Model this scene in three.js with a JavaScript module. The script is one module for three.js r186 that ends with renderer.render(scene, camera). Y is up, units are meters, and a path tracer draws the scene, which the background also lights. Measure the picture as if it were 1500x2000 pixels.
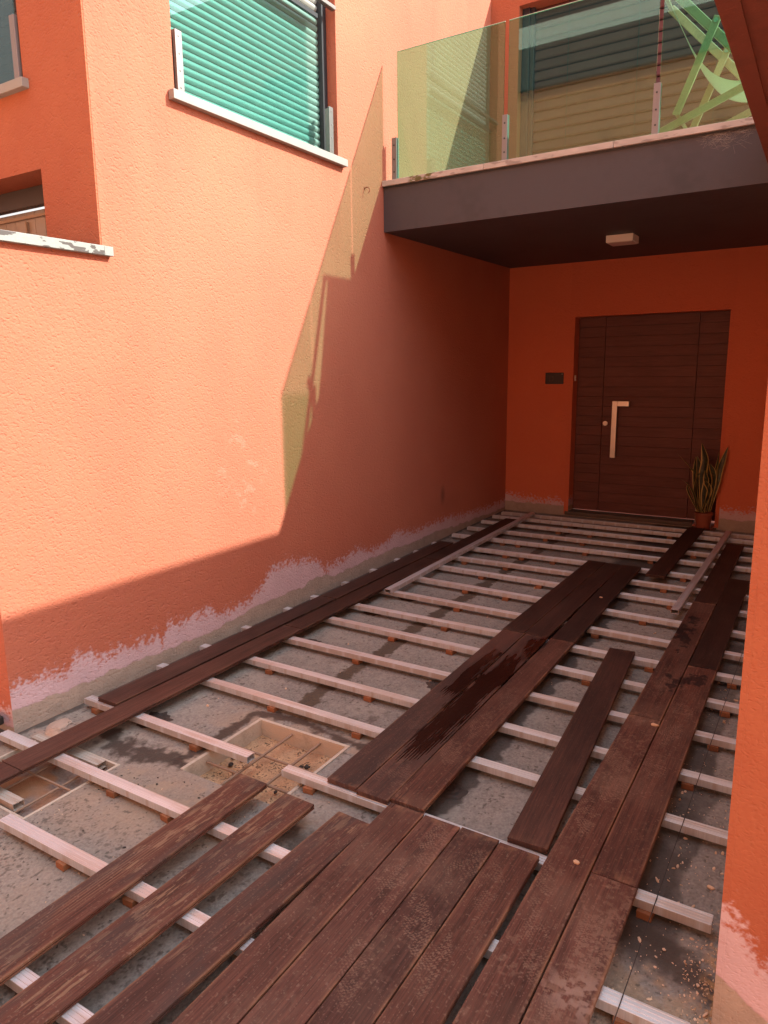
import * as THREE from 'three';
import { RoundedBoxGeometry } from 'three/addons/geometries/RoundedBoxGeometry.js';
import { mergeGeometries } from 'three/addons/utils/BufferGeometryUtils.js';
import { FontLoader } from 'three/addons/loaders/FontLoader.js';
import { TextGeometry } from 'three/addons/geometries/TextGeometry.js';

// ---------------------------------------------------------------- camera, sky, sun, exposure
const scene = new THREE.Scene();
const camera = new THREE.PerspectiveCamera(2 * Math.atan(1000 / 1410.58) * 180 / Math.PI, 0.75, 0.05, 400);
camera.position.set(3.05, 1.649, 7.79);
camera.rotation.set(-10.86405574 * Math.PI / 180, 32.44928011 * Math.PI / 180, -0.90272495 * Math.PI / 180, 'YXZ');
camera.setViewOffset(1500, 2000, 34.5, 12.5, 1500, 2000);
const SUN = new THREE.Vector3(1, 0.935, -0.525).normalize();
const EXPOSURE = 4.2;
{
  const W = 512, H = 256, d = new Float32Array(W * H * 4);
  for (let j = 0; j < H; j++) for (let i = 0; i < W; i++) {
    const el = ((j + .5) / H - .5) * Math.PI, az = ((i + .5) / W - .5) * 2 * Math.PI;
    const dir = new THREE.Vector3(Math.cos(az) * Math.cos(el), Math.sin(el), Math.sin(az) * Math.cos(el));
    const t = Math.pow(Math.max(0, Math.sin(el)), .55), c = Math.max(0, dir.dot(SUN)), glow = Math.pow(c, 6) * .35 + Math.pow(c, 60) * 1.2;
    const k = (j * W + i) * 4, f = .26 + 1.25 * Math.pow((1 + dir.dot(SUN)) / 2, 2);
    d[k] = THREE.MathUtils.lerp(.80, .34, t) * f + glow; d[k + 1] = THREE.MathUtils.lerp(.74, .38, t) * f + glow * .92; d[k + 2] = THREE.MathUtils.lerp(.66, .47, t) * f + glow * .78; d[k + 3] = 1;
  }
  const sky = new THREE.DataTexture(d, W, H, THREE.RGBAFormat, THREE.FloatType);
  sky.mapping = THREE.EquirectangularReflectionMapping; sky.magFilter = sky.minFilter = THREE.LinearFilter; sky.needsUpdate = true;
  scene.background = sky; scene.environment = sky; scene.backgroundIntensity = .95; scene.environmentIntensity = .95;
}
const sun = new THREE.DirectionalLight(new THREE.Color(1, .965, .83), 2.4);
sun.position.copy(SUN).multiplyScalar(30).add(new THREE.Vector3(1.5, 0, 4)); sun.target.position.set(1.5, 0, 4);
sun.castShadow = true; sun.shadow.radius = 1.2; sun.shadow.mapSize.set(4096, 4096);
Object.assign(sun.shadow.camera, { left: -14, right: 14, top: 14, bottom: -14, near: 1, far: 80 });
scene.add(sun, sun.target);

// ---------------------------------------------------------------- noise and textures
function rng(seed) { let a = seed >>> 0; return () => { a = (a + 0x6D2B79F5) >>> 0; let t = a; t = Math.imul(t ^ (t >>> 15), t | 1); t ^= t + Math.imul(t ^ (t >>> 7), t | 61); return ((t ^ (t >>> 14)) >>> 0) / 4294967296; }; }
const LAT = new Float32Array(65536); { const r = rng(7); for (let i = 0; i < 65536; i++) LAT[i] = r(); }
function N(x, y, px = 256, py = px, s = 0) {          // value noise 0..1, repeating after px, py cells
  let xi = Math.floor(x), yi = Math.floor(y); let u = x - xi, v = y - yi; u = u * u * (3 - 2 * u); v = v * v * (3 - 2 * v);
  const x0 = ((xi % px) + px) % px, x1 = (x0 + 1) % px, y0 = ((yi % py) + py) % py, y1 = (y0 + 1) % py, o = s * 7919;
  const a = LAT[(x0 + y0 * 257 + o) & 65535], b = LAT[(x1 + y0 * 257 + o) & 65535], c = LAT[(x0 + y1 * 257 + o) & 65535], e = LAT[(x1 + y1 * 257 + o) & 65535];
  return a + (b - a) * u + (c - a) * v + (a - b - c + e) * u * v;
}
const fbm = (x, y, o = 4, s = 0) => { let a = 0, w = .5, t = 0; for (let i = 0; i < o; i++) { a += w * N(x, y, 256, 256, s + i); t += w; x *= 2.03; y *= 2.03; w *= .5; } return a / t; };
const sm = (a, b, x) => { const t = Math.min(1, Math.max(0, (x - a) / (b - a))); return t * t * (3 - 2 * t); };
const mix = (a, b, t) => a + (b - a) * t;
const mix3 = (o, r, g, b, t) => { o[0] += (r - o[0]) * t; o[1] += (g - o[1]) * t; o[2] += (b - o[2]) * t; };
const enc = (c) => { c = Math.min(1, Math.max(0, c)); return 255 * (c <= .0031308 ? 12.92 * c : 1.055 * Math.pow(c, 1 / 2.4) - .055); };
const ENC = new Uint8Array(4097); for (let i = 0; i <= 4096; i++) ENC[i] = Math.round(enc(i / 4096));
function colorTex(w, h, fn) {                          // fn(i, j, out) writes linear colour
  const d = new Uint8Array(w * h * 4), o = [0, 0, 0];
  for (let j = 0; j < h; j++) for (let i = 0; i < w; i++) { fn(i, j, o); const k = (j * w + i) * 4; for (let c = 0; c < 3; c++) d[k + c] = ENC[Math.max(0, Math.min(4096, (o[c] * 4096) | 0))]; d[k + 3] = 255; }
  const t = new THREE.DataTexture(d, w, h); t.colorSpace = THREE.SRGBColorSpace; t.wrapS = t.wrapT = THREE.RepeatWrapping; t.magFilter = t.minFilter = THREE.LinearFilter; t.needsUpdate = true; return t;
}
function grayTex(w, h, fn) {
  const d = new Uint8Array(w * h * 4);
  for (let j = 0; j < h; j++) for (let i = 0; i < w; i++) { const v = Math.max(0, Math.min(255, fn(i, j) * 255)); const k = (j * w + i) * 4; d[k] = d[k + 1] = d[k + 2] = v; d[k + 3] = 255; }
  const t = new THREE.DataTexture(d, w, h); t.wrapS = t.wrapT = THREE.RepeatWrapping; t.magFilter = t.minFilter = THREE.LinearFilter; t.needsUpdate = true; return t;
}
const rep = (t, sx, sy, ox = 0, oy = 0) => { const c = t.clone(); c.repeat.set(sx, sy); c.offset.set(ox, oy); c.needsUpdate = true; return c; };
function pl(pts, x) { if (x >= pts[0][0]) return pts[0][1]; for (let i = 1; i < pts.length; i++) if (x >= pts[i][0]) { const a = pts[i], b = pts[i - 1]; return a[1] + (b[1] - a[1]) * (x - a[0]) / (b[0] - a[0]); } return pts[pts.length - 1][1]; }

// ---------------------------------------------------------------- objects
const used = {};
const numbered = (n) => { const k = used[n] = (used[n] ?? -1) + 1; return k ? n + '_' + String(k).padStart(3, '0') : n; };
function tag(o, label, category, group, kind) { o.userData = { label, category }; if (group) o.userData.group = group; if (kind) o.userData.kind = kind; return o; }
function thing(name, label, category, at = [0, 0, 0], group, turn = 0) { const o = new THREE.Group(); o.name = numbered(name); o.position.set(...at); o.rotation.y = turn; scene.add(o); return tag(o, label, category, group); }
function part(name, geo, mat, parent) { const m = new THREE.Mesh(Array.isArray(geo) ? mergeGeometries(geo.map((g) => g.index ? g.toNonIndexed() : g)) : geo, mat); m.name = name; m.castShadow = m.receiveShadow = true; parent.add(m); return m; }
function pgroup(name, parent, label) { const g = new THREE.Group(); g.name = name; if (label) g.userData = { label }; parent.add(g); return g; }
function single(name, geo, mat, label, category, group) { const m = part(numbered(name), geo, mat, scene); return tag(m, label, category, group); }
function structure(name, geo, mat, parent = scene) { const m = part(parent === scene ? numbered(name) : name, geo, mat, parent); if (parent === scene) m.userData = { kind: 'structure' }; return m; }
function planar(g) {                                   // uv in metres from position and face direction
  if (g.index) g = g.toNonIndexed(); const p = g.attributes.position, n = g.attributes.normal, uv = new Float32Array(p.count * 2);
  for (let i = 0; i < p.count; i++) { const ax = Math.abs(n.getX(i)), ay = Math.abs(n.getY(i)), az = Math.abs(n.getZ(i)), x = p.getX(i), y = p.getY(i), z = p.getZ(i);
    if (ay >= ax && ay >= az) { uv[2 * i] = x; uv[2 * i + 1] = z; } else if (ax >= az) { uv[2 * i] = -z; uv[2 * i + 1] = y; } else { uv[2 * i] = x; uv[2 * i + 1] = y; } }
  g.setAttribute('uv', new THREE.BufferAttribute(uv, 2)); return g;
}
const box = (x0, x1, y0, y1, z0, z1) => planar(new THREE.BoxGeometry(x1 - x0, y1 - y0, z1 - z0).translate((x0 + x1) / 2, (y0 + y1) / 2, (z0 + z1) / 2));
const rbox = (x0, x1, y0, y1, z0, z1, r = .003, s = 2) => planar(new RoundedBoxGeometry(x1 - x0, y1 - y0, z1 - z0, s, r).translate((x0 + x1) / 2, (y0 + y1) / 2, (z0 + z1) / 2));
const V = (x, y, z) => new THREE.Vector3(x, y, z);
function tube(pts, r, seg = 24, rs = 8) { return new THREE.TubeGeometry(new THREE.CatmullRomCurve3(pts), seg, r, rs); }
function rod(a, b, r, rs = 8) { const d = b.clone().sub(a), L = d.length(); const g = new THREE.CylinderGeometry(r, r, L, rs); g.applyQuaternion(new THREE.Quaternion().setFromUnitVectors(V(0, 1, 0), d.normalize())); const m = a.clone().add(b).multiplyScalar(.5); return g.translate(m.x, m.y, m.z); }
function beam(a, b, w, t, up = V(0, 1, 0)) {           // rounded bar from a to b, w across (horizontal), t thick
  const d = b.clone().sub(a), L = d.length(); d.normalize(); const side = new THREE.Vector3().crossVectors(up, d).normalize(), top = new THREE.Vector3().crossVectors(d, side);
  const g = new RoundedBoxGeometry(w, t, L, 2, Math.min(w, t) * .2); const m = new THREE.Matrix4().makeBasis(side, top, d).setPosition(a.clone().add(b).multiplyScalar(.5)); return planar(g.applyMatrix4(m));
}
function shapeOf(pts, holes = []) { const s = new THREE.Shape(pts.map((p) => new THREE.Vector2(...p))); for (const h of holes) s.holes.push(new THREE.Path(h.map((p) => new THREE.Vector2(...p)))); return s; }
const R4 = (a0, a1, b0, b1) => [[a0, b0], [a1, b0], [a1, b1], [a0, b1]];
const wallX = (pts, holes, x0, x1) => { const f = (l) => l.map(([z, y]) => [-z, y]); const g = new THREE.ExtrudeGeometry(shapeOf(f(pts), holes.map(f)), { depth: x1 - x0, bevelEnabled: false }); g.rotateY(Math.PI / 2).translate(x0, 0, 0); return planar(g); };
const wallZ = (pts, holes, z0, z1) => planar(new THREE.ExtrudeGeometry(shapeOf(pts, holes), { depth: z1 - z0, bevelEnabled: false }).translate(0, 0, z0));
function extrudeZ(pts, L, holes = []) { return planar(new THREE.ExtrudeGeometry(shapeOf(pts, holes), { depth: L, bevelEnabled: false })); }

// ---------------------------------------------------------------- materials
const std = (c, o = {}) => new THREE.MeshStandardMaterial({ color: new THREE.Color().setRGB(...c), roughness: .8, ...o });
const TERRA = [.445, .139, .081];
const stuccoBump = (() => {                            // 1.15 m of scratched render: thousands of small dents and grains
  const S = 1024, h = new Float32Array(S * S).fill(.55), r = rng(17);
  for (let k = 0; k < 15000; k++) {
    const cx = r() * S, cy = r() * S, dent = r() < .6, a = (r() - .5) * 1.5 + (r() < .2 ? 1.57 : 0), L = 2.6 + r() * (dent ? 7 : 5), W = 1.9 + r() * 2.6, am = (dent ? -.3 : .2) * (.25 + .75 * r()), R = Math.ceil(L * 1.8), ca = Math.cos(a), sa = Math.sin(a);
    for (let dy = -R; dy <= R; dy++) for (let dx = -R; dx <= R; dx++) { const u = (dx * ca + dy * sa) / L, v = (dy * ca - dx * sa) / W, q = u * u + v * v; if (q < 3) h[((cy + dy + S) | 0) % S * S + ((cx + dx + S) | 0) % S] += am * Math.exp(-q * 1.4); }
  }
  return grayTex(S, S, (i, j) => h[j * S + i]);
})();
const TERRA_FRONT_DIMMED = [.37, .108, .053], TERRA_BACK_BRIGHTENED = [.60, .152, .072];  // one terracotta paint, its light level put into colour: dimmer front, brighter back
const plasterStain = colorTex(512, 512, (i, j, o) => { const x = i / 512, y = j / 512; let a = .5 * N(x * 4, y * 4, 4, 4, 1) + .3 * N(x * 11, y * 9, 11, 9, 2) + .2 * N(x * 60, y * 60, 60, 60, 3); const v = .9 + .2 * a; o[0] = TERRA_FRONT_DIMMED[0] * v; o[1] = TERRA_FRONT_DIMMED[1] * v * v; o[2] = TERRA_FRONT_DIMMED[2] * v * v; });
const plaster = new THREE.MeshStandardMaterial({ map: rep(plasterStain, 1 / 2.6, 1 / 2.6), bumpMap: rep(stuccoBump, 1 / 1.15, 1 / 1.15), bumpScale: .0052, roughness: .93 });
// base of a wall: bare mortar below, pale primer brushed above, terracotta paint over that
const PRIMER = [[6.05, .227], [5.9, .21], [5.74, .198], [5.71, .257], [5.62, .24], [5.58, .184], [5.39, .201], [5.23, .187], [5.19, .218], [5.16, .128], [5.11, .224], [4.9, .21], [4.75, .208], [4.72, .162], [4.44, .155], [4.27, .237], [4.18, .341], [4.1, .33], [3.84, .296], [3.67, .266], [3.59, .169], [3.34, .193], [3.1, .224], [2.87, .151], [2.53, .229], [2.11, .171], [1.49, .181], [1, .14], [.57, .113], [0, .11]];
const MORTAR = [[6.05, .123], [5.92, .114], [5.78, .1], [5.65, .102], [5.5, .103], [5.23, .092], [4.83, .078], [4.5, .104], [4.22, .117], [3.85, .109], [3.68, .149], [3.48, .099], [3.22, .107], [2.58, .104], [2.22, .086], [1.75, .098], [1.32, .066], [.72, .051], [.05, .023]];
function paintBase(o, u, y, primer, mortar, rag) {     // u along the wall
  const n1 = fbm(u * 9, y * 9, 4, 11), n2 = fbm(u * 60 + y * 35, y * 75 - u * 25, 3, 12), n3 = N(u * 340, y * 340, 256, 256, 13);
  const top = primer + (n1 - .5) * .07 * rag, e = y - top;
  const brush = sm(.035, -.035, e + (n2 - .5) * .15 + (n3 - .5) * .03);
  const k = .9 + .2 * n1; mix3(o, .56 * k, .415 * k, .455 * k, brush * .95);
  const m2 = mortar + (fbm(u * 14, 3, 4, 15) - .5) * .035 + (fbm(u * 60, y * 20, 2, 16) - .5) * .008;
  const mt = sm(.0022, -.0022, y - m2), g = .84 + .3 * fbm(u * 22, y * 22, 4, 17) + .1 * (n3 - .5);
  const edge = sm(.008, 0, Math.abs(y - m2)) * .3; mix3(o, .2, .1, .08, edge);
  mix3(o, .37 * g, .30 * g, .25 * g, mt);
}
const leftTex = colorTex(2048, 2048, (i, j, o) => {
  const z = 6.2 * (1 - (i + .5) / 2048), y = 7.4 * (j + .5) / 2048;
  const a = fbm(z * .9, y * .7, 5, 21), b = fbm(z * 5, y * 4, 3, 26), v = .885 + .22 * a + .05 * (b - .5) - .03 * sm(.55, .8, fbm(z * 7, y * .35, 3, 28)) * sm(1.2, 3, y);
  o[0] = TERRA[0] * v; o[1] = TERRA[1] * v * v; o[2] = TERRA[2] * v * v;
  // pale patch high on the wall, its edge running down to the right
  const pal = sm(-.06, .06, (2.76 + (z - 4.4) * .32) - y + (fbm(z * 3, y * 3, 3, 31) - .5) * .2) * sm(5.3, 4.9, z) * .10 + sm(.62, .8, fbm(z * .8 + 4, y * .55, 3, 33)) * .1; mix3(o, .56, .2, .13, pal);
  // whitish scuffs where the primer brush touched
  const sc = sm(.60, .74, fbm(z * 15 + y * 9, y * 17 - z * 6, 3, 35)) * sm(.42, .12, Math.hypot((z - 4.42) / .8, (y - 1.0) / 1.1)) * .13; mix3(o, .62, .42, .34, sc);
  // dark rubbed spot low near the back corner
  const ds = sm(1, .1, Math.hypot((z - 1.62) / .07, (y - .43) / .13)) * .5 + sm(1, 0, Math.hypot((z - 1.5) / .6, (y - .33) / .16)) * .12; mix3(o, .1, .045, .03, ds);
  if (y < .7) { const dr = sm(.5, 0, y) * sm(.5, .8, fbm(z * 12, y * 5, 3, 37)) * .2; mix3(o, .3, .11, .08, dr); paintBase(o, z, y, pl(PRIMER, z), pl(MORTAR, z), .8); }
});
const leftPlaster = new THREE.MeshStandardMaterial({ map: rep(leftTex, 1 / 6.2, 1 / 7.4), bumpMap: rep(stuccoBump, 1 / 1.15, 1 / 1.15), bumpScale: .0052, roughness: .93 });
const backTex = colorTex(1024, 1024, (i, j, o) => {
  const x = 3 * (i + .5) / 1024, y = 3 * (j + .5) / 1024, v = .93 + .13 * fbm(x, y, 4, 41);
  o[0] = TERRA_BACK_BRIGHTENED[0] * v; o[1] = TERRA_BACK_BRIGHTENED[1] * v * v; o[2] = TERRA_BACK_BRIGHTENED[2] * v * v;
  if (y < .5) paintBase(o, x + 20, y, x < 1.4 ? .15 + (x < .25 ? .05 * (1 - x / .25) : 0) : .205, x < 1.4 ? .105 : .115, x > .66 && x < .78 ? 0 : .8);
  if (x > .685 && x < 2.24 && y > .02) { const v2 = .97; o[0] = TERRA_BACK_BRIGHTENED[0] * v2; o[1] = TERRA_BACK_BRIGHTENED[1] * v2; o[2] = TERRA_BACK_BRIGHTENED[2] * v2; }
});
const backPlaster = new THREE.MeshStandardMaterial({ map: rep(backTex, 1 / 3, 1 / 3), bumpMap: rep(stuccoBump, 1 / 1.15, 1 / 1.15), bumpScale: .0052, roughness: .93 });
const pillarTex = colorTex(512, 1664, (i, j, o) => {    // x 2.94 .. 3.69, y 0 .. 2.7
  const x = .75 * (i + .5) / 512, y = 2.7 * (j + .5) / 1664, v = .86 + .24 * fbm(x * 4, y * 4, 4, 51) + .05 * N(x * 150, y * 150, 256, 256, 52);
  o[0] = TERRA_FRONT_DIMMED[0] * v; o[1] = TERRA_FRONT_DIMMED[1] * v * v; o[2] = TERRA_FRONT_DIMMED[2] * v * v;
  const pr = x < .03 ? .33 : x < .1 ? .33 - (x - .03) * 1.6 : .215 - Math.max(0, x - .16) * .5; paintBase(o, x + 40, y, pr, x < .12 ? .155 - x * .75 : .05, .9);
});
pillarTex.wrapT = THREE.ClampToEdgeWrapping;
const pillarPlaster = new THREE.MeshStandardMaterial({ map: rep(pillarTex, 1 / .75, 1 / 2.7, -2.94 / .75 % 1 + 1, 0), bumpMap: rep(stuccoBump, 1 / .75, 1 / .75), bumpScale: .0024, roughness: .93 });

const grainBump = grayTex(512, 512, (i, j) => { const x = i / 512, y = j / 512; return .45 * N(x * 40, y * 40, 40, 40, 1) + .35 * N(x * 110, y * 110, 110, 110, 2) + .2 * N(x * 250, y * 250, 250, 250, 3); });
const fineDirt = colorTex(512, 512, (i, j, o) => { const x = i / 512, y = j / 512; const v = .75 + .3 * N(x * 6, y * 6, 6, 6, 4) + .2 * N(x * 40, y * 40, 40, 40, 5); o[0] = o[1] = o[2] = Math.min(1, v); });
const anthracite = std([.062, .053, .061], { roughness: .62, map: rep(fineDirt, .7, .7), bumpMap: rep(grainBump, 3, 3), bumpScale: .0006 });
const soffitPaint = std([.21, .052, .032], { roughness: .9, map: rep(fineDirt, .7, .7), bumpMap: rep(stuccoBump, 1 / .8, 1 / .8), bumpScale: .002 });
const ledgeStone = std([.52, .46, .42], { map: rep(fineDirt, 1.3, 1.3), roughness: .75, bumpMap: rep(grainBump, 4, 4), bumpScale: .0008 });
const sillStone = std([.29, .28, .265], { map: rep(fineDirt, 2, 2), roughness: .6 });
const steel = std([.56, .52, .47], { metalness: .9, roughness: .34 });
const alu = std([.27, .265, .26], { metalness: .85, roughness: .42 });
const clampMetal = std([.25, .225, .23], { metalness: .5, roughness: .5 });
const darkMetal = std([.03, .035, .042], { metalness: .3, roughness: .45 });
const slatPaint = std([.33, .335, .31], { roughness: .45 });
const slatPaint2 = std([.31, .32, .295], { roughness: .5 });
const slatDark = new THREE.MeshPhysicalMaterial({ color: new THREE.Color().setRGB(.115, .05, .052), roughness: .8, specularIntensity: .3 });
const slatDark2 = new THREE.MeshPhysicalMaterial({ color: new THREE.Color().setRGB(.13, .056, .058), roughness: .8, specularIntensity: .3 });
const whitePaint = std([.74, .72, .68], { roughness: .5 });
const glassY = new THREE.MeshPhysicalMaterial({ color: new THREE.Color().setRGB(.56, .92, .79), transmission: 1, thickness: 0, roughness: 0, ior: 1.62, side: THREE.DoubleSide });
const glassG = new THREE.MeshPhysicalMaterial({ color: new THREE.Color().setRGB(.69, .925, .90), transmission: 1, thickness: 0, roughness: 0, ior: 1.52, side: THREE.DoubleSide });
const windowGlass = std([.03, .035, .04], { roughness: .05, metalness: 0 });

// ---------------------------------------------------------------- ground and concrete floor
const lineDist = (x, z, pts) => { let m = 9; for (let i = 1; i < pts.length; i++) { const [ax, az] = pts[i - 1], [bx, bz] = pts[i], dx = bx - ax, dz = bz - az, t = Math.min(1, Math.max(0, ((x - ax) * dx + (z - az) * dz) / (dx * dx + dz * dz))); m = Math.min(m, Math.hypot(x - ax - dx * t, z - az - dz * t)); } return m; };
const DIRTLINE = [[.985, .2], [.955, 2.8], [.965, 3.2], [.94, 3.9], [.965, 4.3], [.95, 4.95], [.985, 5.18]];
const PITMUD = [[.83, 5.86], [.835, 5.33], [1.0, 5.28], [1.44, 5.335]];
const floorTex = colorTex(2048, 2048, (i, j, o) => {
  const x = -.3 + 3.3 * (i + .5) / 2048, z = 8.2 * (j + .5) / 2048;
  const a = fbm(x * 2.2, z * 2.2, 4, 61), g = N(x * 190, z * 190, 256, 256, 66), g2 = N(x * 95, z * 95, 256, 256, 67), b = fbm(x * 9, z * 9, 3, 68);
  let v = .72 + .36 * a + .38 * (g - .5) + .26 * (g2 - .5);
  o[0] = .25 * v; o[1] = .225 * v; o[2] = .20 * v;
  const pale = sm(.55, .75, b) * .3; mix3(o, .33, .3, .255, pale);
  // sandy, trodden ground towards the front on the left
  const sand = sm(5.75, 6.15, z + (fbm(x * 4, z * 4, 3, 70) - .5) * .5) * sm(1.55, 1.05, x + (a - .5) * .4) * (.5 + .45 * sm(.3, .7, fbm(x * 5, z * 5, 3, 71)));
  mix3(o, .27 * (.85 + .3 * g), .205 * (.85 + .3 * g), .158 * (.85 + .3 * g), sand);
  const nearPit = sm(.32, .0, Math.max(Math.abs(x - 1.14) - .26, Math.abs(z - 5.75) - .32)) * sm(.4, .6, fbm(x * 11, z * 11, 3, 72)) * .55; mix3(o, .34, .24, .165, nearPit);
  // dirt left in an old joint, mud round the pit
  const w = fbm(x * 26, z * 26, 3, 73);
  let d = sm(.012, -.012, lineDist(x, z, DIRTLINE) - .034 * sm(0, 2, z) - .014 + (w - .5) * .06); mix3(o, .05 + .035 * g, .035 + .02 * g, .028, d * .93);
  d = sm(.014, -.014, lineDist(x, z, PITMUD) - .03 + (w - .5) * .06); mix3(o, .055, .034, .024, d * .93);
  d = sm(.03, -.03, lineDist(x, z, [[.27, 5.80], [.55, 5.89], [.82, 5.84]]) - .06 + (w - .5) * .12); mix3(o, .042, .028, .021, d * .93);
  d = sm(.02, -.02, lineDist(x, z, [[1.5, 5.95], [1.72, 6.02]]) - .05 + (w - .5) * .1); mix3(o, .08, .055, .04, d * .8);
  // wet concrete beside the soaked boards and along the right wall
  let we = sm(.01, -.01, x - (1.99 + .04 * (fbm(3, z * 16, 3, 75) - .5) * 2)) * sm(1.6, 1.7, x) * sm(5.75, 5.6, z); mix3(o, .035, .026, .022, we * .8);
  const edgeR = 2.80 + .07 * (fbm(7, z * 2.4, 4, 76) - .5) * 2 + .02 * (w - .5), edgeL = 2.66 + .03 * (w - .5);
  we = sm(.012, -.012, x - edgeR) * sm(edgeL - .02, edgeL + .02, x + .05 * sm(5.4, 6, z)) * sm(2.4, 3.1, z) * (.62 + .38 * sm(.3, .6, fbm(x * 7, z * 7, 3, 77))) * sm(6.02, 5.93, z + (x - 2.7) * -.4 + .07 + (w - .5) * .1); mix3(o, .045, .035, .03, we * .82);
  d = sm(.03, -.03, lineDist(x, z, [[2.6, 5.78], [2.78, 5.82], [2.93, 5.93]]) - .045 + (w - .5) * .08); mix3(o, .05, .036, .028, d * .85);
  d = sm(.0, .12, z - 5.90 - (x - 2.75) * .3 + (w - .5) * .2) * sm(2.6, 2.75, x); mix3(o, .30 * (.8 + .4 * g2), .205 * (.8 + .4 * g2), .125 * (.8 + .4 * g2), d * .72);
  d = sm(.05, 0, 2.94 - x + (w - .5) * .05) * sm(5.4, 5.9, z) * sm(.35, .6, g2); mix3(o, .42, .24, .1, d * .8);
  // dark grit along the foot of the left wall, crumbled plaster by its end
  d = sm(.03, 0, x - .02 + (w - .5) * .06) * .75; mix3(o, .04, .03, .026, d);
  d = sm(.14, .02, Math.abs(x - .12)) * sm(5.78, 5.95, z) * sm(.45, .6, fbm(x * 17, z * 13, 3, 78)) * sm(6.3, 6.1, z); mix3(o, .36, .25, .2, d * .8);
  d = sm(.60, .70, N(x * 130 + z * 37, z * 120 - x * 41, 256, 256, 79) * .6 + .4 * N(x * 60 - z * 21, z * 66, 256, 256, 83)) * sm(5.8, 6.5, z) * sm(.42, .62, fbm(x * 6, z * 6, 2, 80)) * .55; mix3(o, .055, .038, .03, d);
  d = sm(.70, .78, fbm(x * 62, z * 62, 3, 81)) * .7; mix3(o, .07, .055, .045, d);
  d = sm(.2, 0, Math.hypot(x - 1.31, z - 5.12)) * sm(.5, .65, w) * .7; mix3(o, .08, .055, .045, d);
  // a sawn line
  d = sm(.004, .0015, Math.abs(x - .638 - (z - 6.1) * -.03)) * (z > 6.1 ? .6 : 0); mix3(o, .1, .07, .05, d);
});
const concrete = new THREE.MeshStandardMaterial({ map: rep(floorTex, 1 / 3.3, 1 / 8.2, .3 / 3.3, 0), bumpMap: rep(grainBump, 3.2, 3.2), bumpScale: .0032, roughness: .92 });
const PIT = [.885, 1.40, 5.36, 5.875], TRENCH = [.13, .64, 5.985, 6.43];
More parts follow.
